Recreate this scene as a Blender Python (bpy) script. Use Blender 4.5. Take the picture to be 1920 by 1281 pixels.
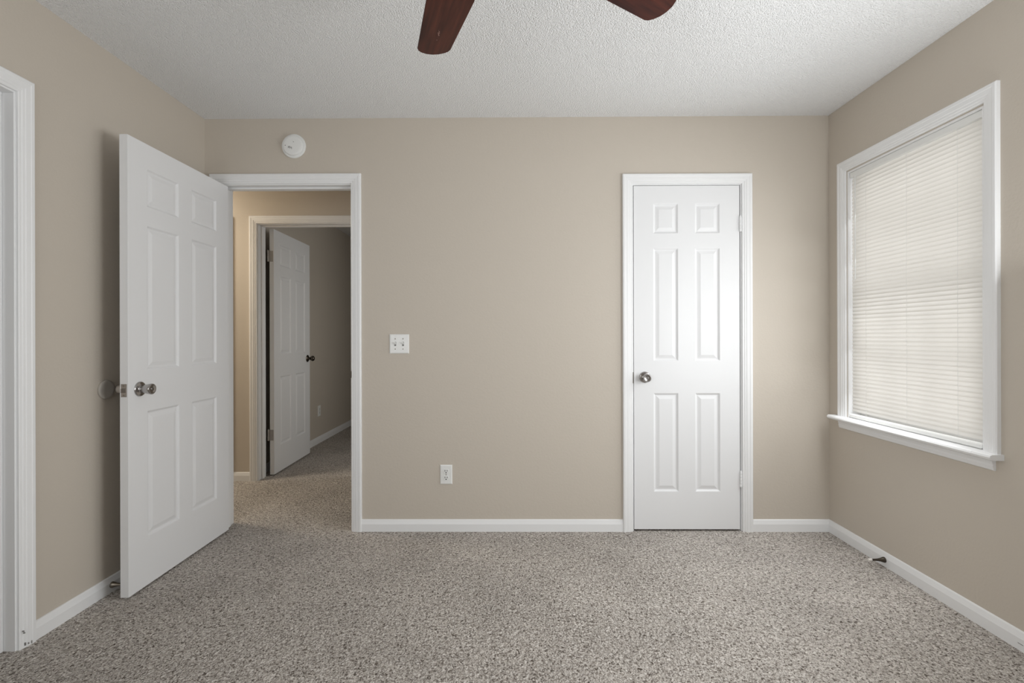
import bpy, math, random
from mathutils import Matrix, Vector

for o in list(bpy.data.objects):
    bpy.data.objects.remove(o, do_unlink=True)
S = bpy.context.scene
COL = S.collection
random.seed(7)
PI = math.pi

# ------------------------------------------------------------------ camera
F = 921.2
cam_d = bpy.data.cameras.new('camera')
cam = bpy.data.objects.new('camera', cam_d); COL.objects.link(cam)
cam_d.sensor_fit = 'HORIZONTAL'; cam_d.sensor_width = 36.0
cam_d.lens = F / 1920 * 36.0
cam_d.shift_x = (960 - 955.0) / 1920
cam_d.shift_y = (630.1 - 640.5) / 1920
cam_d.clip_start = 0.02
RX = Vector((0.99997, -0.0025 * 0 + 0.00738, -0.00251)).normalized()
FW = Vector((-0.00738, 0.99997, -0.0001)).normalized()
UP = RX.cross(FW)
M = Matrix.Identity(4)
for i in range(3):
    M[i][0] = RX[i]; M[i][1] = UP[i]; M[i][2] = -FW[i]
M[2][3] = 1.150
cam.matrix_world = M
S.camera = cam

# ------------------------------------------------------------------ colour, sky, daylight, added fill
S.view_settings.view_transform = 'Standard'
S.view_settings.look = 'None'
S.view_settings.gamma = 1.0
S.view_settings.exposure = 0.06
S.view_settings.use_curve_mapping = False

PW = dict(sky=1.58, window=3.9, down=4.1, side=43.0, rear=9.5, rear_left=9.5, bounce=8.0, hall=20.0, far=6.0)
SKY = PW['sky']
w = bpy.data.worlds.new('sky'); S.world = w; w.use_nodes = True
bg = w.node_tree.nodes['Background']
bg.inputs[0].default_value = (0.97, 0.97, 0.96, 1); bg.inputs[1].default_value = SKY

def area_light(name, loc, target, sx, sy, power, color=(1, 1, 1), spread=180):
    d = bpy.data.lights.new(name, 'AREA'); d.shape = 'RECTANGLE'; d.size = sx; d.size_y = sy
    d.energy = power; d.color = color; d.spread = math.radians(spread)
    o = bpy.data.objects.new(name, d); COL.objects.link(o)
    o.location = loc
    o.rotation_euler = (Vector(target) - Vector(loc)).to_track_quat('-Z', 'Y').to_euler()
    o.visible_camera = False
    return o

# daylight at the window, then unseen fill lamps added at side, rear and ceiling
DAY = (0.94, 0.975, 1.0)
area_light('daylight_window', (1.826, 2.34, 1.40), (-1.8, 2.34, 1.40), 0.76, 1.20, PW['window'], DAY, 120)
for i in range(5):                        # light thrown down between the slats
    area_light('daylight_window_down', (1.772, 2.34, 0.86 + .24 * i), (1.20, 2.42, -0.14 + .24 * i), 0.76, 0.10, PW['down'] / 5, DAY, 120)
area_light('fill_side', (1.80, 1.22, 1.35), (-0.8, 1.40, 2.35), 1.0, 1.2, PW['side'], DAY, 180)  # added fill lamp beyond the frame, tilted up towards the ceiling
area_light('fill_rear', (-1.2, -1.25, 1.3), (1.85, 1.7, 0.9), 1.0, 1.6, PW['rear'], DAY, 95)  # unseen fill lamp added to brighten the right wall
area_light('fill_rear_left', (-1.50, -1.30, 1.35), (-1.45, 3.0, 1.35), 0.5, 1.7, PW['rear_left'], DAY, 150)  # lamp added behind the camera to lift jamb and door edges facing it
area_light('ceiling_fill', (-0.7, -0.6, 1.3), (-1.0, 0.7, 2.44), 0.9, 0.9, PW['bounce'], DAY, 180)  # added uplight behind the camera, brightens the left of the ceiling
area_light('hall_lamp', (-3.0, 3.42, 2.40), (-2.9, 3.5, 0), 0.3, 0.3, PW['hall'], (1.0, 0.90, 0.74), 180)
area_light('far_room_fill', (0.9, 4.55, 1.5), (-2.0, 4.35, 1.1), 0.6, 1.2, PW['far'], (1.0, 0.99, 0.95), 100)  # lamp added out of view to light the open far door

# ------------------------------------------------------------------ materials
def mat(name, color=(0.8, 0.8, 0.8), rough=0.5, metal=0.0, spec=0.5):
    m = bpy.data.materials.new(name); m.use_nodes = True
    b = m.node_tree.nodes['Principled BSDF']
    b.inputs['Base Color'].default_value = (*color, 1)
    b.inputs['Roughness'].default_value = rough
    b.inputs['Metallic'].default_value = metal
    b.inputs['Specular IOR Level'].default_value = spec
    return m

def N(m, t, **kw):
    n = m.node_tree.nodes.new(t)
    for k, v in kw.items():
        if k in n.inputs: n.inputs[k].default_value = v
        else: setattr(n, k, v)
    return n

def L(m, a, ao, b, bi):
    m.node_tree.links.new(a.outputs[ao], b.inputs[bi])

def bumpify(m, scale, dist, detail=3, strength=1.0, kind='NOISE', rough=0.5):
    tc = N(m, 'ShaderNodeTexCoord')
    if kind == 'NOISE':
        t = N(m, 'ShaderNodeTexNoise'); t.inputs['Scale'].default_value = scale; t.inputs['Detail'].default_value = detail
        t.inputs['Roughness'].default_value = rough
        out = 'Fac'
    else:
        t = N(m, 'ShaderNodeTexVoronoi'); t.inputs['Scale'].default_value = scale; out = 'Distance'
    b = N(m, 'ShaderNodeBump'); b.inputs['Distance'].default_value = dist; b.inputs['Strength'].default_value = strength
    L(m, tc, 'Object', t, 'Vector'); L(m, t, out, b, 'Height')
    L(m, b, 'Normal', m.node_tree.nodes['Principled BSDF'], 'Normal')
    return t

WALL = mat('beige_wall_paint', (0.580, 0.522, 0.450), 0.55, 0, 0.3)
bumpify(WALL, 90, 0.0006, 3)
CEIL = mat('popcorn_ceiling', (0.88, 0.88, 0.88), 0.9, 0, 0.1)
def make_ceiling(m):
    tc = N(m, 'ShaderNodeTexCoord')
    n1 = N(m, 'ShaderNodeTexNoise'); n1.inputs['Scale'].default_value = 150; n1.inputs['Detail'].default_value = 2; n1.inputs['Roughness'].default_value = .6
    v = N(m, 'ShaderNodeTexVoronoi'); v.inputs['Scale'].default_value = 190
    ad = N(m, 'ShaderNodeMath', operation='SUBTRACT')
    L(m, tc, 'Object', n1, 'Vector'); L(m, tc, 'Object', v, 'Vector')
    L(m, n1, 'Fac', ad, 0); L(m, v, 'Distance', ad, 1)
    b = N(m, 'ShaderNodeBump'); b.inputs['Distance'].default_value = 0.006; b.inputs['Strength'].default_value = 0.75
    L(m, ad, 0, b, 'Height')
    L(m, b, 'Normal', m.node_tree.nodes['Principled BSDF'], 'Normal')
make_ceiling(CEIL)
WHITE = mat('white_trim_paint', (0.85, 0.85, 0.85), 0.38, 0, 0.4)
DOORW = mat('white_door_paint', (0.81, 0.81, 0.815), 0.42, 0, 0.4)
PLASTIC = mat('white_plastic', (0.82, 0.82, 0.80), 0.35, 0, 0.5)
VINYL = mat('white_vinyl', (0.83, 0.83, 0.82), 0.35, 0, 0.5)
DARK = mat('dark_slot', (0.02, 0.02, 0.02), 0.6)
GREY = mat('grey_mark', (0.25, 0.24, 0.23), 0.7)
NICKEL = mat('satin_nickel', (0.44, 0.425, 0.415), 0.2, 1.0)
BRONZE = mat('dark_bronze', (0.10, 0.085, 0.07), 0.35, 1.0)
AGED = mat('aged_nickel', (0.30, 0.27, 0.23), 0.3, 1.0)
HINGE = mat('dulled_steel', (0.42, 0.40, 0.38), 0.45, 0.6)
RUBBER = mat('white_rubber', (0.80, 0.76, 0.72), 0.6)
BUMPER = mat('grey_vinyl_bumper', (0.42, 0.39, 0.35), 0.4)
FANMETAL = mat('oil_rubbed_bronze', (0.05, 0.035, 0.03), 0.4, 0.8)

FLECK = mat('pale_wear', (.30, .17, .14), .6)
WOOD = mat('mahogany_blade', (0.06, 0.02, 0.013), 0.32, 0, 0.2)
def make_wood(m):
    tc = N(m, 'ShaderNodeTexCoord'); mp = N(m, 'ShaderNodeMapping'); mp.inputs['Scale'].default_value = (3, 40, 10)
    n = N(m, 'ShaderNodeTexNoise'); n.inputs['Scale'].default_value = 1.5; n.inputs['Detail'].default_value = 5
    r = N(m, 'ShaderNodeValToRGB')
    r.color_ramp.elements[0].position = .3; r.color_ramp.elements[0].color = (0.030, 0.008, 0.006, 1)
    r.color_ramp.elements[1].position = .75; r.color_ramp.elements[1].color = (0.095, 0.024, 0.014, 1)
    L(m, tc, 'Object', mp, 'Vector'); L(m, mp, 'Vector', n, 'Vector'); L(m, n, 'Fac', r, 'Fac')
    L(m, r, 'Color', m.node_tree.nodes['Principled BSDF'], 'Base Color')
make_wood(WOOD)

CARPET = mat('frieze_carpet', (0.35, 0.31, 0.28), 0.95, 0, 0.05)
def make_carpet(m, tones):
    b = m.node_tree.nodes['Principled BSDF']
    tc = N(m, 'ShaderNodeTexCoord')
    n1 = N(m, 'ShaderNodeTexNoise'); n1.inputs['Scale'].default_value = 100; n1.inputs['Detail'].default_value = 2; n1.inputs['Roughness'].default_value = .6; n1.inputs['Distortion'].default_value = 1.2
    n2 = N(m, 'ShaderNodeTexVoronoi'); n2.inputs['Scale'].default_value = 120
    n3 = N(m, 'ShaderNodeTexNoise'); n3.inputs['Scale'].default_value = 2.6; n3.inputs['Detail'].default_value = 3
    for n in (n1, n2, n3): L(m, tc, 'Object', n, 'Vector')
    r = N(m, 'ShaderNodeValToRGB')
    e = r.color_ramp.elements
    e[0].position = .34; e[0].color = (*tones[0], 1)
    e[1].position = .66; e[1].color = (*tones[2], 1)
    k = e.new(.47); k.color = (*tones[1], 1)
    L(m, n1, 'Fac', r, 'Fac')
    mx = N(m, 'ShaderNodeMix', data_type='RGBA', blend_type='MULTIPLY'); mx.inputs['Factor'].default_value = 1
    r3 = N(m, 'ShaderNodeValToRGB'); r3.color_ramp.elements[0].position = .3; r3.color_ramp.elements[0].color = (.88, .88, .88, 1)
    r3.color_ramp.elements[1].position = .7; r3.color_ramp.elements[1].color = (1.06, 1.06, 1.06, 1)
    L(m, n3, 'Fac', r3, 'Fac'); L(m, r, 'Color', mx, 'A'); L(m, r3, 'Color', mx, 'B')
    L(m, mx, 'Result', b, 'Base Color')
    ad = N(m, 'ShaderNodeMath', operation='SUBTRACT'); L(m, n1, 'Fac', ad, 0); L(m, n2, 'Distance', ad, 1)
    bp = N(m, 'ShaderNodeBump'); bp.inputs['Distance'].default_value = .010; bp.inputs['Strength'].default_value = .8
    L(m, ad, 0, bp, 'Height'); L(m, bp, 'Normal', b, 'Normal')
make_carpet(CARPET, ((.13, .107, .089), (.48, .435, .392), (.80, .75, .70)))

BLIND = bpy.data.materials.new('blind_slat'); BLIND.use_nodes = True
def make_blind(m):
    nt = m.node_tree; nt.nodes.clear()
    out = N(m, 'ShaderNodeOutputMaterial'); mx = N(m, 'ShaderNodeMixShader'); mx.inputs[0].default_value = 0.42
    d = N(m, 'ShaderNodeBsdfDiffuse'); d.inputs[0].default_value = (.83, .82, .79, 1)
    t = N(m, 'ShaderNodeBsdfTranslucent'); t.inputs[0].default_value = (.87, .835, .785, 1)
    L(m, d, 0, mx, 1); L(m, t, 0, mx, 2); L(m, mx, 0, out, 0)
make_blind(BLIND)
GLASS = bpy.data.materials.new('window_glass'); GLASS.use_nodes = True
def make_glass(m):
    nt = m.node_tree; nt.nodes.clear()
    out = N(m, 'ShaderNodeOutputMaterial'); mx = N(m, 'ShaderNodeMixShader'); mx.inputs[0].default_value = 0.06
    d = N(m, 'ShaderNodeBsdfTransparent'); t = N(m, 'ShaderNodeBsdfGlossy'); t.inputs['Roughness'].default_value = 0.02
    L(m, d, 0, mx, 1); L(m, t, 0, mx, 2); L(m, mx, 0, out, 0)
make_glass(GLASS)
CLEAR = mat('clear_plastic_wand', (0.75, 0.75, 0.73), 0.25)

# ------------------------------------------------------------------ mesh helpers
class MB:
    def __init__(s): s.v = []; s.f = []
    def add(s, vs, fs):
        n = len(s.v); s.v += [tuple(p) for p in vs]; s.f += [tuple(i + n for i in f) for f in fs]; return s
    def box(s, x0, x1, y0, y1, z0, z1):
        vs = [(x, y, z) for x in (x0, x1) for y in (y0, y1) for z in (z0, z1)]
        return s.add(vs, [(0, 1, 3, 2), (4, 6, 7, 5), (0, 4, 5, 1), (2, 3, 7, 6), (0, 2, 6, 4), (1, 5, 7, 3)])
    def cbox(s, x0, x1, y0, y1, z0, z1, c=0.002):
        """box with chamfered edges"""
        if x1 < x0: x0, x1 = x1, x0
        if y1 < y0: y0, y1 = y1, y0
        if z1 < z0: z0, z1 = z1, z0
        xs, ys, zs = (x0, x1), (y0, y1), (z0, z1); vs = []; idx = {}
        for i in (0, 1):
            for j in (0, 1):
                for k in (0, 1):
                    sx, sy, sz = (1 - 2 * i) * c, (1 - 2 * j) * c, (1 - 2 * k) * c
                    p = (xs[i], ys[j], zs[k])
                    idx[i, j, k, 0] = len(vs); vs.append((p[0], p[1] + sy, p[2] + sz))
                    idx[i, j, k, 1] = len(vs); vs.append((p[0] + sx, p[1], p[2] + sz))
                    idx[i, j, k, 2] = len(vs); vs.append((p[0] + sx, p[1] + sy, p[2]))
        fs = []
        q = ((0, 0), (1, 0), (1, 1), (0, 1))
        for i in (0, 1):
            fs.append(tuple(idx[i, a, b, 0] for a, b in (q if i else q[::-1])))
            fs.append(tuple(idx[a, i, b, 1] for a, b in (q[::-1] if i else q)))
            fs.append(tuple(idx[a, b, i, 2] for a, b in (q if i else q[::-1])))
        for i in (0, 1):
            for j in (0, 1):
                fs.append((idx[i, j, 0, 0], idx[i, j, 1, 0], idx[i, j, 1, 1], idx[i, j, 0, 1]))
                fs.append((idx[i, 0, j, 0], idx[i, 1, j, 0], idx[i, 1, j, 2], idx[i, 0, j, 2]))
                fs.append((idx[0, i, j, 1], idx[1, i, j, 1], idx[1, i, j, 2], idx[0, i, j, 2]))
        for i in (0, 1):
            for j in (0, 1):
                for k in (0, 1):
                    fs.append(tuple(idx[i, j, k, t] for t in (0, 1, 2)))
        return s.add(vs, fs)
    def lathe(s, prof, seg=32, o=(0, 0, 0), axis='Z', sign=1):
        """prof: [(r, h)] around an axis"""
        def P(r, h, a):
            u, v_ = r * math.cos(a), r * math.sin(a); h *= sign
            p = {'Z': (u, v_, h), 'X': (h, u, v_), 'Y': (u, h, v_)}[axis]
            return (o[0] + p[0], o[1] + p[1], o[2] + p[2])
        vs = []; fs = []; rows = []
        for r, h in prof:
            if r < 1e-6: rows.append([len(vs)]); vs.append(P(0, h, 0))
            else:
                rows.append(list(range(len(vs), len(vs) + seg))); vs += [P(r, h, 2 * PI * i / seg) for i in range(seg)]
        for a, b in zip(rows, rows[1:]):
            for i in range(seg):
                j = (i + 1) % seg
                f = ([a[i], a[j]] if len(a) > 1 else [a[0]]) + ([b[j], b[i]] if len(b) > 1 else [b[0]])
                if len(f) > 2: fs.append(tuple(f))
        if len(rows[0]) > 1: fs.append(tuple(rows[0][::-1]))
        if len(rows[-1]) > 1: fs.append(tuple(rows[-1]))
        return s.add(vs, fs)
    def prism(s, poly, a, b, axis='X'):
        """extrude a 2D polygon along an axis: X -> (y,z), Y -> (x,z), Z -> (x,y)"""
        def P(u, v_, h): return {'X': (h, u, v_), 'Y': (u, h, v_), 'Z': (u, v_, h)}[axis]
        n = len(poly)
        vs = [P(u, v_, a) for u, v_ in poly] + [P(u, v_, b) for u, v_ in poly]
        fs = [tuple(range(n))[::-1], tuple(range(n, 2 * n))] + [(i, (i + 1) % n, n + (i + 1) % n, n + i) for i in range(n)]
        return s.add(vs, fs)
    def build(s, name, m, parent=None, smooth=False, recalc=True, bevel=0):
        me = bpy.data.meshes.new(name); me.from_pydata(s.v, [], s.f); me.update()
        if recalc:
            import bmesh
            bm = bmesh.new(); bm.from_mesh(me); bmesh.ops.recalc_face_normals(bm, faces=bm.faces); bm.to_mesh(me); bm.free()
        me.materials.append(m)
        if smooth:
            for p in me.polygons: p.use_smooth = True
            me.set_sharp_from_angle(angle=math.radians(38))
        o = bpy.data.objects.new(name, me); COL.objects.link(o)
        if parent: o.parent = parent
        if bevel:
            b = o.modifiers.new('bevel', 'BEVEL'); b.width = bevel; b.segments = 2; b.limit_method = 'ANGLE'
        return o

def tag(o, label=None, cat=None, group=None, kind=None):
    if label: o['label'] = label
    if cat: o['category'] = cat
    if group: o['group'] = group
    if kind: o['kind'] = kind
    return o
def struct(o, label, cat): return tag(o, label, cat, None, 'structure')
def empty(name, loc=(0, 0, 0)):
    o = bpy.data.objects.new(name, None); COL.objects.link(o); o.location = loc; o.empty_display_size = .05; return o

# ------------------------------------------------------------------ room numbers
XL, XR, YB, YF, H = -1.822, 1.8535, 2.895, -1.45, 2.438
T = 0.12
YH, YH2 = 3.90, 4.02                      # the hall's far wall
D1 = (-1.723, -0.957, 2.045)              # bedroom doorway
D2 = (0.708, 1.337, 2.034)                # closet doorway
D3 = (-2.030, -1.268, 2.045)              # doorway across the hall
D4 = (-3.06, -2.30, 2.045)                # next doorway along the hall
D5 = (1.02, 1.782, 2.045)                 # doorway in the left wall (along y)
WN = (1.944, 2.735, 0.66, 2.053)          # window opening (y0,y1,z0,z1)

def wall(name, axis, face, back, a0, a1, z1, holes, m=WALL, z0=0.0):
    """solid wall slab with rectangular openings; axis = the axis it runs along"""
    us = sorted({a0, a1, *[h[0] for h in holes], *[h[1] for h in holes]})
    zs = sorted({z0, z1, *[h[2] for h in holes], *[h[3] for h in holes]})
    def solid(i, k):
        if not (0 <= i < len(us) - 1 and 0 <= k < len(zs) - 1): return False
        cu, cz = (us[i] + us[i + 1]) / 2, (zs[k] + zs[k + 1]) / 2
        return not any(h[0] < cu < h[1] and h[2] < cz < h[3] for h in holes)
    def P(u, d, z): return (u, d, z) if axis == 'X' else (d, u, z)
    mb = MB(); vid = {}
    def V(u, d, z):
        k = (u, d, z)
        if k not in vid: vid[k] = len(mb.v); mb.v.append(P(u, d, z))
        return vid[k]
    for i in range(len(us) - 1):
        for k in range(len(zs) - 1):
            if not solid(i, k): continue
            u0, u1, c0, c1 = us[i], us[i + 1], zs[k], zs[k + 1]
            for d in (face, back): mb.f.append((V(u0, d, c0), V(u1, d, c0), V(u1, d, c1), V(u0, d, c1)))
            for (ii, kk, p, q) in ((i - 1, k, (u0, c0), (u0, c1)), (i + 1, k, (u1, c0), (u1, c1)), (i, k - 1, (u0, c0), (u1, c0)), (i, k + 1, (u0, c1), (u1, c1))):
                if not solid(ii, kk):
                    mb.f.append((V(p[0], face, p[1]), V(q[0], face, q[1]), V(q[0], back, q[1]), V(p[0], back, p[1])))
    return mb.build(name, m)

R = 0.012  # rough-opening allowance round a jamb
def hole(d): return (d[0] - R, d[1] + R, 0.0, d[2] + R)
struct(wall('wall_back', 'X', YB, YB + T, -3.6, XR + .14, H, [hole(D1), hole(D2)]), 'beige wall with the open doorway and the narrow closet door', 'wall')
struct(wall('wall_left', 'Y', XL, XL - T, YF - .12, YB, H, [hole(D5)]), 'beige wall behind the open white door', 'wall')
struct(wall('wall_right', 'Y', XR, XR + .14, YF - .12, YB, H, [WN]), 'beige wall holding the window with closed blinds', 'wall')
struct(wall('wall_front', 'X', YF, YF - T, XL, XR, H, []), 'beige wall behind the camera', 'wall')
struct(wall('wall_hall', 'X', YH, YH2, -3.6, XR + .14, H, [hole(D3), hole(D4)]), 'warm lit hallway wall facing the bedroom doorway', 'wall')
struct(wall('wall_hall_end', 'Y', -3.6, -3.72, YB, YH2, H, []), 'end wall of the hallway', 'wall')
struct(wall('wall_partition', 'Y', 0.35, 0.45, YB + T, YH, H, []), 'wall between hallway and closet', 'wall')
struct(wall('wall_closet_end', 'Y', XR + .02, XR + .14, YB + T, YH, H, []), 'end wall of the narrow closet', 'wall')
struct(wall('wall_far_room_left', 'Y', -2.10, -2.20, YH2, 7.6, H, []), 'dim beige wall in the room across the hall', 'wall')
struct(wall('wall_far_room_right', 'Y', 1.2, 1.3, YH2, 7.6, H, []), 'right wall of the room across the hall', 'wall')
struct(wall('wall_far_room_back', 'X', 7.6, 7.7, -2.2, 1.3, H, []), 'end wall of the room across the hall', 'wall')
struct(wall('wall_left_closet', 'Y', XL - .75, XL - .87, .6, 2.2, H, []), 'rear wall of the space through the left doorway', 'wall')
struct(wall('wall_left_closet_side', 'X', 2.2, 2.3, XL - .87, XL - T, H, []), 'side wall of the space through the left doorway', 'wall')
struct(wall('wall_left_closet_near', 'X', .6, .5, XL - .87, XL - T, H, []), 'near side wall of the space through the left doorway', 'wall')
struct(MB().box(-3.75, XR + .2, YF - .2, 7.75, -0.12, 0).build('floor', CARPET), 'brown-grey flecked carpet running out into the hallway', 'floor')
struct(MB().box(-3.75, XR + .2, YF - .2, 7.75, H, H + .1).build('ceiling', CEIL), 'white popcorn-textured ceiling', 'ceiling')

# ------------------------------------------------------------------ trim
CASING = [(0.0, 0.0), (0.0, 0.0085), (0.003, 0.0105), (0.011, 0.0105), (0.0135, 0.013), (0.022, 0.0135), (0.0245, 0.0155), (0.041, 0.0165), (0.0435, 0.018), (0.054, 0.018), (0.058, 0.0145), (0.058, 0.0)]
def casing(mb, a0, a1, ztop, zbot, P, rev=0.006, prof=CASING):
    """mitred casing on three sides; P(u, d, z) places a point (d = distance off the wall)"""
    rows = []
    for (o, d) in prof:
        q = o + rev
        rows.append([P(a0 - q, d, zbot), P(a0 - q, d, ztop + q), P(a1 + q, d, ztop + q), P(a1 + q, d, zbot)])
    n = len(prof); vs = [p for r in rows for p in r]; fs = []
    for i in range(n):
        j = (i + 1) % n
        for k in range(3): fs.append((i * 4 + k, i * 4 + k + 1, j * 4 + k + 1, j * 4 + k))
    fs.append(tuple(i * 4 for i in range(n))); fs.append(tuple(i * 4 + 3 for i in range(n)))
    mb.add(vs, fs)

def doorway(name, d, axis, face, depth, label, stop_at, swing_front=True, both=True):
    """jamb lining + stops + casing. face = room-side wall plane; depth = signed wall thickness"""
    def P(u, dd, z): return (u, face - math.copysign(dd, depth), z) if axis == 'X' else (face - math.copysign(dd, depth), u, z)
    def PB(u, dd, z): return (u, face + depth + math.copysign(dd, depth), z) if axis == 'X' else (face + depth + math.copysign(dd, depth), u, z)
    root = empty(name)
    mb = MB(); casing(mb, *d, 0.0, P); mb.build('casing', WHITE, root)
    if both:
        mb = MB(); casing(mb, *d, 0.0, PB); mb.build('casing', WHITE, root)
    j = MB()
    lo, hi = sorted((face, face + depth))
    def bx(u0, u1, q0, q1, z0, z1, c=.001):
        if axis == 'X': j.cbox(u0, u1, q0, q1, z0, z1, c)
        else: j.cbox(q0, q1, u0, u1, z0, z1, c)
    bx(d[0] - R + .0005, d[0], lo, hi, 0, d[2]); bx(d[1], d[1] + R - .0005, lo, hi, 0, d[2]); bx(d[0] - R + .0005, d[1] + R - .0005, lo, hi, d[2], d[2] + R - .0005)
    j.build('jamb', WHITE, root)
    j = MB()
    s0 = face + math.copysign(stop_at, depth); s1 = s0 + math.copysign(.032, depth); s0, s1 = sorted((s0, s1))
    bx(d[0], d[0] + .011, s0, s1, 0, d[2] - .011, .002); bx(d[1] - .011, d[1], s0, s1, 0, d[2] - .011, .002); bx(d[0], d[1], s0, s1, d[2] - .011, d[2], .002)
    j.build('door_stop', WHITE, root)
    struct(root, label, 'door trim')
    return root

t1 = doorway('trim_1', D1, 'X', YB, T, 'white casing round the open bedroom doorway', .040)
t2 = doorway('trim_2', D2, 'X', YB, T, 'white casing round the narrow closet door', .042)
t3 = doorway('trim_3', D3, 'X', YH, T, 'white casing round the doorway across the hall', .045)
t4 = doorway('trim_4', D4, 'X', YH, T, 'white casing of the next doorway along the hall', .045)
t5 = doorway('trim_5', D5, 'Y', XL, -T, 'white casing cut off by the left edge of the picture', .042)
# strike plate lips
MB().cbox(D1[1] - .002, D1[1] + .003, YB - .0035, YB + .004, .905, .945, .0008).build('strike_plate', BRONZE, t1)
MB().cbox(D2[0] - .004, D2[0] - .0005, YB - .003, YB + .004, .870, .935, .0008).build('strike_plate', AGED, t2)
# scuffs low on the left casing
mb = MB()
for (u, z, h) in ((1.826, .004, .010), (1.815, .008, .006), (1.800, .056, .004), (1.797, .064, .004), (1.803, .010, .010)):
    mb.box(XL + .012, XL + .0186, u - .0012, u + .0012, z, z + h)
mb.build('scuff_marks', GREY, t5)

BASE = [(0, 0), (0.0125, 0), (0.0125, 0.044), (0.0115, 0.047), (0.0085, 0.058), (0.0065, 0.066), (0.004, 0.069), (0, 0.070)]
def baseboard(name, pieces, label):
    """pieces: (axis, wall plane, outward sign, a0, a1)"""
    root = None
    mb = MB()
    for axis, pl, sg, a0, a1 in pieces:
        mb.prism([(pl + sg * d, z) for d, z in BASE], a0, a1, 'Y' if axis == 'Y' else 'X')
    o = mb.build(name, WHITE)
    return struct(o, label, 'baseboard')
CW = .058 + .006
baseboard('baseboard_back', [('X', YB, -1, D1[1] + CW, D2[0] - CW), ('X', YB, -1, D2[1] + CW, XR), ('X', YB, -1, XL, D1[0] - CW)], 'white baseboard along the wall with the doors')
baseboard('baseboard_left', [('Y', XL, 1, D5[1] + CW, YB), ('Y', XL, 1, YF, D5[0] - CW)], 'white baseboard running behind the open door')
b_r = baseboard('baseboard_right', [('Y', XR, -1, YF, YB)], 'white baseboard below the window')
MB().box(XR - .0129, XR - .0120, 1.788, 1.808, .024, .0265).build('scuff_mark', GREY, b_r)
baseboard('baseboard_hall', [('X', YH, -1, D4[1] + CW, D3[0] - CW), ('X', YH, -1, D3[1] + CW, .35)], 'short white baseboard on the hallway wall')
baseboard('baseboard_far_room', [('Y', -2.10, 1, YH2, 7.6)], 'white baseboard in the dim room across the hall')

# ------------------------------------------------------------------ six panel doors
def door_leaf(W, Hd, TH=.035):
    """six-panel moulded leaf; hinge edge at x=0, front face y=0, back face y=TH"""
    k = W / .62
    st = .114 if W > .7 else .114; mu = .097
    pw = (W - 2 * st - mu) / 2
    xs = [0, st, st + pw, st + pw + mu, W - st, W]
    zz = [0, .22, .80, .988, 1.652, 1.737, 1.914, Hd]
    mb = MB()
    for side, y0 in ((1, 0.0), (-1, TH)):
        for i in range(5):
            for r in range(7):
                a, b, c, d = xs[i], xs[i + 1], zz[r], zz[r + 1]
                if i in (1, 3) and r in (1, 3, 5):
                    rings = [(0, 0), (.003, .001), (.009, .0075), (.013, .0085), (.017, .008), (.034, .0025), (.037, .0022)]
                    prev = None
                    for o, dep in rings:
                        y = y0 + side * dep
                        q = [(a + o, y, c + o), (b - o, y, c + o), (b - o, y, d - o), (a + o, y, d - o)]
                        n = len(mb.v); mb.v += q
                        if prev is not None:
                            for e in range(4): mb.f.append((prev + e, prev + (e + 1) % 4, n + (e + 1) % 4, n + e))
                        prev = n
                    mb.f.append((prev, prev + 1, prev + 2, prev + 3))
                else:
                    mb.add([(a, y0, c), (b, y0, c), (b, y0, d), (a, y0, d)], [(0, 1, 2, 3)])
    for x in (0, W): mb.add([(x, 0, 0), (x, TH, 0), (x, TH, Hd), (x, 0, Hd)], [(0, 1, 2, 3)])
    for z in (0, Hd): mb.add([(0, 0, z), (W, 0, z), (W, TH, z), (0, TH, z)], [(0, 1, 2, 3)])
    return mb

KNOB = [(.0335, 0), (.0335, .003), (.031, .0065), (.024, .0085), (.0185, .0095), (.0175, .012), (.0180, .018), (.0195, .026), (.0215, .036), (.0235, .046), (.0245, .053), (.0240, .057), (.0215, .0595), (.0145, .0600), (.0125, .0590), (.0075, .0590), (.0070, .0605), (0, .0605)]
BALL = [(.0335, 0), (.0335, .004), (.029, .009), (.016, .012), (.0125, .018), (.0125, .028), (.017, .034), (.0235, .041), (.026, .050), (.0245, .058), (.019, .065), (.011, .069), (0, .070)]
def knob(parent, x, y, z, sign, m=NICKEL, prof=KNOB, keyed=True):
    o = MB().lathe(prof, 40, (x, y, z), 'Y', sign).build('knob', m, parent, smooth=True)
    if keyed:
        MB().cbox(x - .0012, x + .0012, y + sign * .0603, y + sign * .0612, z - .004, z + .004, .0003).build('keyhole', DARK, o)
    return o
def hinge(parent, x, y, z, m, leafdir=(1, 0)):
    mb = MB()
    for i in range(5):
        mb.lathe([(.0, 0), (.0062, 0), (.0066, .0008), (.0066, .0165), (.0062, .0173), (0, .0173)], 16, (x, y, z - .0445 + i * .0178), 'Z')
    mb.lathe([(0, 0), (.004, 0), (.0055, .003), (.0045, .006), (0, .0075)], 12, (x, y, z + .0445), 'Z')
    return mb.build('hinge', m, parent, smooth=True)
def latch(parent, W, z, TH=.035):
    p = MB(); p.cbox(W - .001, W + .0012, TH / 2 - .0125, TH / 2 + .0125, z - .0285, z + .0285, .0006)
    o = p.build('latch_plate', NICKEL, parent)
    b = MB(); b.prism([(W, TH / 2 - .008), (W + .011, TH / 2 - .006), (W + .011, TH / 2 - .003), (W, TH / 2 + .009)], z - .009, z + .009, 'Z')
    b.build('latch_bolt', NICKEL, o)
    for dz in (-.021, .021): MB().lathe([(.0035, 0), (.0035, .0008), (.002, .0012), (0, .0012)], 12, (W + .0011, TH / 2, z + dz), 'X').build('screw', AGED, o)

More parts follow.
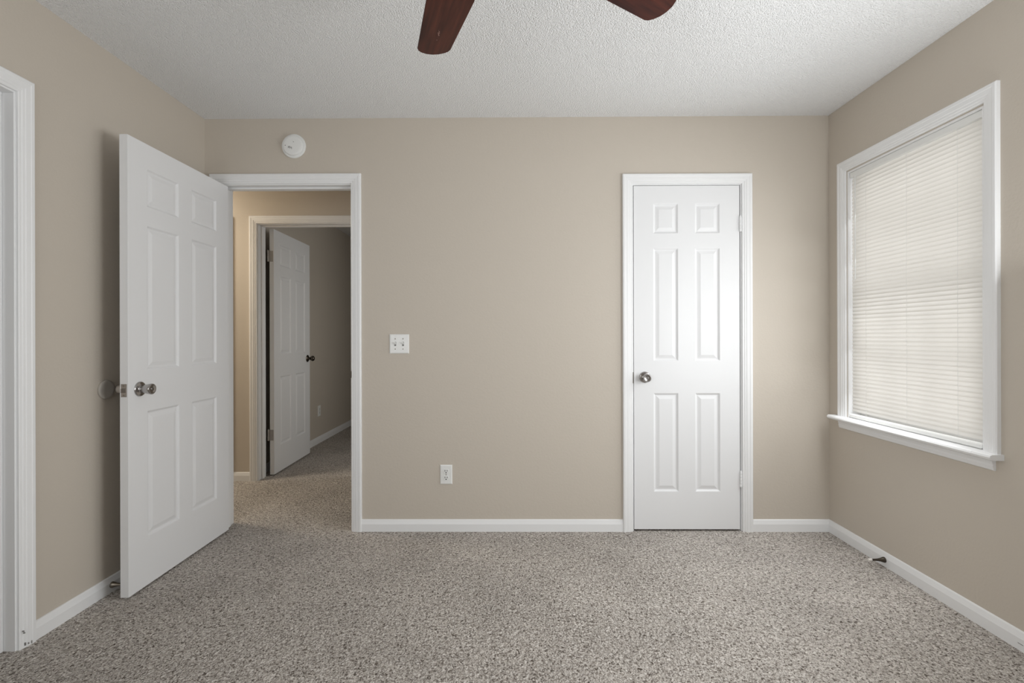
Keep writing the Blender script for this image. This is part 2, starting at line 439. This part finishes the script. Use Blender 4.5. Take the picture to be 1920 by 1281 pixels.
# open bedroom door, hinged at the left jamb, standing square to the wall
d1 = empty('door_1', (-1.717, YB - .004, .010)); W1 = .758
door_leaf(W1, 2.026).build('leaf', DOORW, d1, bevel=.0015)
d1.rotation_euler = (0, 0, math.radians(-90)); d1.scale = (1, 1, 1)
knob(d1, W1 - .068, 0.0, .905, -1); knob(d1, W1 - .068, .035, .905, 1); latch(d1, W1, .905)
for z in (.28, 1.02, 1.79): hinge(d1, -.004, -.0065, z, NICKEL)
struct(d1, 'white six-panel door standing open against the left wall', 'door')

d2 = empty('door_2', (D2[0] + .003, YB - .002, .012)); W2 = D2[1] - D2[0] - .010
door_leaf(W2, 2.018).build('leaf', DOORW, d2, bevel=.0015)
knob(d2, .063, 0, .893, -1)
for z in (.293, 1.79): hinge(d2, W2 + .004, -.005, z, WHITE)
struct(d2, 'closed narrow white six-panel closet door', 'door')

d3 = empty('door_3', (-1.969, YH2 + .014, .012)); W3 = .757
door_leaf(W3, 2.024).build('leaf', DOORW, d3, bevel=.0015)
d3.rotation_euler = (0, 0, math.radians(91.4))
knob(d3, W3 - .062, 0.0, .925, -1, BRONZE, BALL, False)
for z in (.325, 1.80):
    h = hinge(d3, -.006, .0445, z, HINGE)
    MB().cbox(-.0016, .0004, .006, .0385, z - .0445, z + .0445, .0004).build('hinge_plate', HINGE, h)
struct(d3, 'white six-panel door ajar in the room across the hall', 'door')

d4 = empty('door_4', (D4[0] + .003, YH + .047, .012))
door_leaf(D4[1] - D4[0] - .006, 2.026).build('leaf', DOORW, d4)
struct(d4, 'closed white door further along the hallway', 'door')

# ------------------------------------------------------------------ window
win = empty('window_1', (XR, 2.34, .69))
def wbuild(mb, name, m, parent=None, **k):
    mb.v = [(x - XR, y - 2.34, z - .69) for x, y, z in mb.v]
    return mb.build(name, m, parent or win, **k)
y0, y1, z0, z1 = WN
mb = MB(); casing(mb, y0, y1, z1, .695, lambda u, d, z: (XR - d, u, z)); wbuild(mb, 'casing', WHITE)
ST = .695
mb = MB()
mb.prism([(XR + .10, ST), (XR - .045, ST), (XR - .052, ST - .003), (XR - .055, ST - .010), (XR - .052, ST - .018), (XR - .045, ST - .022), (XR + .10, ST - .022)], y0 + .001, y1 - .001, 'Y')
for a, b in ((1.868, y0), (y1, 2.832)):
    mb.prism([(XR, ST), (XR - .045, ST), (XR - .052, ST - .003), (XR - .055, ST - .010), (XR - .052, ST - .018), (XR - .045, ST - .022), (XR, ST - .022)], a, b, 'Y')
wbuild(mb, 'stool', WHITE)
mb = MB(); zt = ST - .022
mb.prism([(XR, zt), (XR - .016, zt), (XR - .0155, zt - .012), (XR - .012, zt - .022), (XR - .0125, zt - .030), (XR - .009, zt - .044), (XR - .005, zt - .047), (XR, zt - .047)], 1.900, 2.795, 'Y')
wbuild(mb, 'apron', WHITE)
mb = MB()
mb.cbox(XR, XR + .14, y0, y0 + .010, ST, z1, .001); mb.cbox(XR, XR + .14, y1 - .010, y1, ST, z1, .001); mb.cbox(XR, XR + .14, y0 + .01, y1 - .01, z1 - .010, z1, .001)
mb.cbox(XR + .10, XR + .15, y0 + .01, y1 - .01, z0 + .002, ST - .001, .001)
wbuild(mb, 'jamb', WHITE)
def sash(name, x, za, zb):
    mb = MB(); s = .042; w0, w1 = y0 + .010, y1 - .010
    mb.cbox(x, x + .03, w0, w0 + s, za, zb, .003); mb.cbox(x, x + .03, w1 - s, w1, za, zb, .003)
    mb.cbox(x, x + .03, w0 + s, w1 - s, za, za + s, .003); mb.cbox(x, x + .03, w0 + s, w1 - s, zb - s, zb, .003)
    o = wbuild(mb, name, VINYL)
    mb = MB(); gy0, gy1, gz0, gz1 = w0 + s, w1 - s, za + s, zb - s
    for i in (1, 2):
        yy = gy0 + (gy1 - gy0) * i / 3; mb.cbox(x + .006, x + .024, yy - .010, yy + .010, gz0, gz1, .003)
    zz_ = (gz0 + gz1) / 2; mb.cbox(x + .0062, x + .0238, gy0, gy1, zz_ - .010, zz_ + .010, .003)
    wbuild(mb, 'muntins', VINYL, o)
    mb = MB(); mb.box(x + .013, x + .017, gy0 - .004, gy1 + .004, gz0 - .004, gz1 + .004); wbuild(mb, 'glass', GLASS, o)
sash('lower_sash', XR + .062, ST, 1.405)
sash('upper_sash', XR + .098, 1.365, z1 - .010)
struct(win, 'white framed double-hung window behind closed blinds', 'window')

# mini blind hung in the window
bl = empty('window_blind', (XR + .02, 2.34, ST))
bY0, bY1 = y0 + .020, y1 - .016
XB = XR + .019
def bbuild(mb, name, m, parent=None, **k):
    mb.v = [(x - XR - .02, y - 2.34, z - ST) for x, y, z in mb.v]
    return mb.build(name, m, parent or bl, **k)
mb = MB(); mb.cbox(XB - .014, XB + .012, y0 + .013, y1 - .013, z1 - .040, z1 - .0105, .002); bbuild(mb, 'headrail', PLASTIC)
slats = MB(); pitch = .0203; z = z1 - .052; n = 0
while z > ST + .040:
    tilt = math.radians(73 + random.uniform(-1.2, 1.2))
    if 1.24 < z < 1.405: tilt = math.radians(81 + random.uniform(-2, 2))
    sag = random.uniform(-.0008, .0008)
    pts = []
    for q in range(7):
        a = (q / 6 - .5) * .025
        crown = .0027 * (1 - (2 * a / .025) ** 2)
        # a<0: room-side lower edge
        dx = a * math.cos(tilt) - crown * math.sin(tilt); dz = a * math.sin(tilt) + crown * math.cos(tilt)
        pts.append((XB + dx, z + dz))
    vs = []
    for (yy, s_) in ((bY0, 0), ((bY0 + bY1) / 2, sag), (bY1, 0)):
        vs += [(px, yy, pz + s_) for px, pz in pts]
    fs = [(r * 7 + q, r * 7 + q + 1, (r + 1) * 7 + q + 1, (r + 1) * 7 + q) for r in (0, 1) for q in range(6)]
    slats.add(vs, fs); z -= pitch; n += 1
so = bbuild(slats, 'slats', BLIND, recalc=False)
for p in so.data.polygons: p.use_smooth = True
mb = MB(); mb.cbox(XB - .020, XB + .006, bY0 - .004, bY1 + .004, ST + .001, ST + .023, .005); bbuild(mb, 'bottom_rail', PLASTIC)
for yy in (bY0 + .11, (bY0 + bY1) / 2, bY1 - .11):
    mb = MB()
    for dx in (-.0075, .0075): mb.cbox(XB + dx - .0004, XB + dx + .0004, yy - .0006, yy + .0006, ST + .02, z1 - .04, .0002)
    bbuild(mb, 'ladder_cord', PLASTIC)
mb = MB(); mb.lathe([(0, 0), (.0035, 0), (.0035, .02), (.003, .022), (.003, .55), (.0022, .556), (0, .556)], 6, (XB - .018, bY1 - .045, z1 - .60), 'Z'); bbuild(mb, 'tilt_wand', CLEAR)
tag(bl, 'off-white mini blind with closed slats hanging in the window', 'blind')

# ------------------------------------------------------------------ smoke alarm, switch, outlets
sm = empty('smoke_detector', (-1.290, YB, 2.273))
MB().lathe([(0, 0), (.070, 0), (.071, .002), (.071, .007), (.069, .010), (.060, .011), (0, .011)], 56, (0, 0, 0), 'Y', -1).build('mounting_base', PLASTIC, sm, smooth=True)
MB().lathe([(.0570, .011), (.0585, .0125), (.0585, .019), (.057, .022), (.053, .0238), (.044, .0246), (0, .025)], 56, (0, 0, 0), 'Y', -1).build('cover', PLASTIC, sm, smooth=True)
mb = MB()
for i in range(5):
    mb.cbox(-.026 + i * .005, -.0232 + i * .005, -.0256, -.0240, -.018 + (i % 2) * .004 - i * .0015, -.007 + (i % 3) * .002 - i * .0015, .0004)
mb.build('sounder_vent', GREY, sm)
MB().lathe([(0, .024), (.0022, .024), (.0022, .0258), (0, .0258)], 12, (.006, 0, .018), 'Y', -1).build('indicator_light', GREY, sm)
MB().lathe([(0, .023), (.0026, .023), (.0026, .0254), (0, .0254)], 12, (-.042, 0, -.002), 'Y', -1).build('test_button', GREY, sm)
tag(sm, 'round white smoke alarm high on the wall above the doorway', 'smoke detector')

def plate(w, h, t=.006):
    mb = MB(); rings = [(0, 0), (0, .0025), (.002, .0045), (.006, t)]
    prev = None
    for o, d in rings:
        n = len(mb.v); mb.v += [(-w / 2 + o, -d, -h / 2 + o), (w / 2 - o, -d, -h / 2 + o), (w / 2 - o, -d, h / 2 - o), (-w / 2 + o, -d, h / 2 - o)]
        if prev is None: mb.f.append((n, n + 3, n + 2, n + 1))
        else:
            for e in range(4): mb.f.append((prev + e, prev + (e + 1) % 4, n + (e + 1) % 4, n + e))
        prev = n
    mb.f.append((prev, prev + 1, prev + 2, prev + 3))
    return mb
def screw(parent, x, z, d, m=PLASTIC):
    return MB().lathe([(.0034, 0), (.0034, .0006), (.0022, .0014), (0, .0015)], 14, (x, -d, z), 'Y', -1).build('screw', m, parent, smooth=True)
sw = empty('light_switch', (-.6705, YB, 1.1045))
plate(.115, .114).build('cover_plate', PLASTIC, sw)
for x in (-.023, .023):
    s = MB().cbox(x - .0052, x + .0052, -.0066, -.005, -.0125, .0125, .0004).build('toggle_slot', mat('toggle_slot_grey', (.22, .22, .21), .5), sw)
    tg = MB(); tg.prism([(-.0055, -.004), (-.0055, .006), (-.017, .0115), (-.018, .0075), (-.0125, -.0015)], x - .0036, x + .0036, 'X')
    tg.build('toggle', PLASTIC, s)
    for z in (-.030, .030): screw(sw, x, z, .006, AGED)
tag(sw, 'white double toggle switch plate beside the doorway', 'light switch')

def outlet(name):
    r = empty(name)
    plate(.0715, .114).build('cover_plate', PLASTIC, r)
    for z in (-.0195, .0195):
        pts = []
        for i in range(28):
            a = 2 * PI * i / 28; pts.append((max(-.0165, min(.0165, .0172 * math.cos(a))) * 1.0, z + max(-.0135, min(.0135, .0172 * math.sin(a)))))
        rc = MB().prism(pts, -.0085, -.004, 'Y').build('receptacle', PLASTIC, r)
        mb = MB(); mb.cbox(-.0080, -.0049, -.0092, -.008, z - .001, z + .009, .0003); mb.cbox(.0049, .0080, -.0092, -.008, z + .000, z + .008, .0003)
        mb.lathe([(.0034, 0), (.0034, .0012), (0, .0012)], 12, (0, -.008, z - .0075), 'Y', -1)
        mb.build('slot', DARK, rc)
    screw(r, 0, 0, .006, AGED)
    return r
o1 = outlet('wall_outlet'); o1.location = (-.3955, YB, .334)
tag(o1, 'white duplex outlet low on the wall between the two doors', 'outlet')
o2 = empty('wall_outlet.001', (-2.10, 5.30, .345)); o2.rotation_euler = (0, 0, math.radians(90))
for c in o1.children:
    k = c.copy(); COL.objects.link(k); k.parent = o2
    for g in c.children:
        h = g.copy(); COL.objects.link(h); h.parent = k
tag(o2, 'pale outlet on the dim wall seen through the doorway across the hall', 'outlet')

# ------------------------------------------------------------------ door stops and wall bumper
def door_stop(name, loc, sign, mm):
    r = empty(name, loc)
    MB().lathe([(.0135, 0), (.0138, .003), (.0115, .010), (.0085, .020), (.0062, .032), (.0052, .045), (.0050, .060), (.0050, .066)], 24, (0, 0, 0), 'X', sign).build('stem', mm, r, smooth=True)
    MB().lathe([(0, .062), (.0062, .063), (.0066, .065), (.0066, .077), (.0058, .080), (0, .081)], 24, (0, 0, 0), 'X', sign).build('rubber_tip', RUBBER, r, smooth=True)
    return r
tag(door_stop('baseboard_door_stop', (XR - .0125, 2.452, .034), -1, BRONZE), 'dark flared door stop with white tip on the baseboard below the window', 'door stop')
tag(door_stop('baseboard_door_stop.001', (XL + .0125, 2.200, .034), 1, AGED), 'dark door stop on the baseboard half hidden by the open door', 'door stop')
bp = MB().lathe([(.041, 0), (.042, .002), (.042, .008), (.041, .0105), (.038, .012), (.030, .0112), (.014, .0100), (0, .0098)], 48, (0, 0, 0), 'X', 1).build('wall_bumper', BUMPER, smooth=True)
bp.location = (XL, 2.180, .915)
tag(bp, 'round grey wall bumper behind the knob of the open door', 'door bumper')

# ------------------------------------------------------------------ ceiling fan
FX, FY, FZ = -.056, 1.117, 2.16
fan = empty('ceiling_fan', (FX, FY, FZ))
MB().lathe([(0, H - FZ), (.066, H - FZ), (.066, H - FZ - .012), (.052, H - FZ - .040), (.022, H - FZ - .052), (0, H - FZ - .052)], 40).build('canopy', FANMETAL, fan, smooth=True)
MB().lathe([(.0125, .14), (.0125, .24)], 20).build('downrod', FANMETAL, fan, smooth=True)
MB().lathe([(0, .155), (.030, .155), (.060, .145), (.110, .115), (.125, .090), (.125, .045), (.105, .020), (.070, .008), (.060, -.045), (.045, -.060), (0, -.062)], 48).build('motor_housing', FANMETAL, fan, smooth=True)
def blade_mesh():
    out = []   # (along, across) outline
    pts = [(.215, .050), (.26, .062), (.32, .071), (.38, .0735), (.50, .067), (.60, .0615), (.645, .059), (.657, .054)]
    tip = [(.668, .042), (.677, .022), (.680, 0)]
    up = pts + tip
    dn = [(a, -c) for a, c in reversed(up[:-1])]
    poly = up + dn
    mb = MB(); mb.prism(poly, -.003, .003, 'Z')
    return mb
for i in range(5):
    ang = math.radians(109.8 + 72 * i)
    b = blade_mesh().build('blade', WOOD, fan, bevel=.0015)
    b.rotation_euler = (math.radians(-9), 0, 0)
    b.rotation_mode = 'XYZ'
    b.rotation_euler = (Matrix.Rotation(ang, 4, 'Z') @ Matrix.Rotation(math.radians(-9), 4, 'X')).to_euler()
    if i == 0:                               # pale flecks worn into the underside
        fl = MB()
        for k in range(9):
            t_ = k / 8; u = .530 + .055 * t_
            fl.cbox(u, u + random.uniform(.0025, .0055), .004 - .006 * t_ + random.uniform(-.003, .003), .0065 - .006 * t_ + random.uniform(-.002, .003), -.0034, -.0029, .0002)
        fl.build('worn_mark', FLECK, b)
    br = MB()
    br.prism([(.10, .014), (.16, .012), (.20, .030), (.27, .034), (.285, .020), (.285, -.020), (.27, -.034), (.20, -.030), (.16, -.012), (.10, -.014)], .0032, .0075, 'Z')
    br.build('blade_bracket', FANMETAL, b, bevel=.001)
tag(fan, 'ceiling fan with dark mahogany blades cut off by the top of the picture', 'ceiling fan')
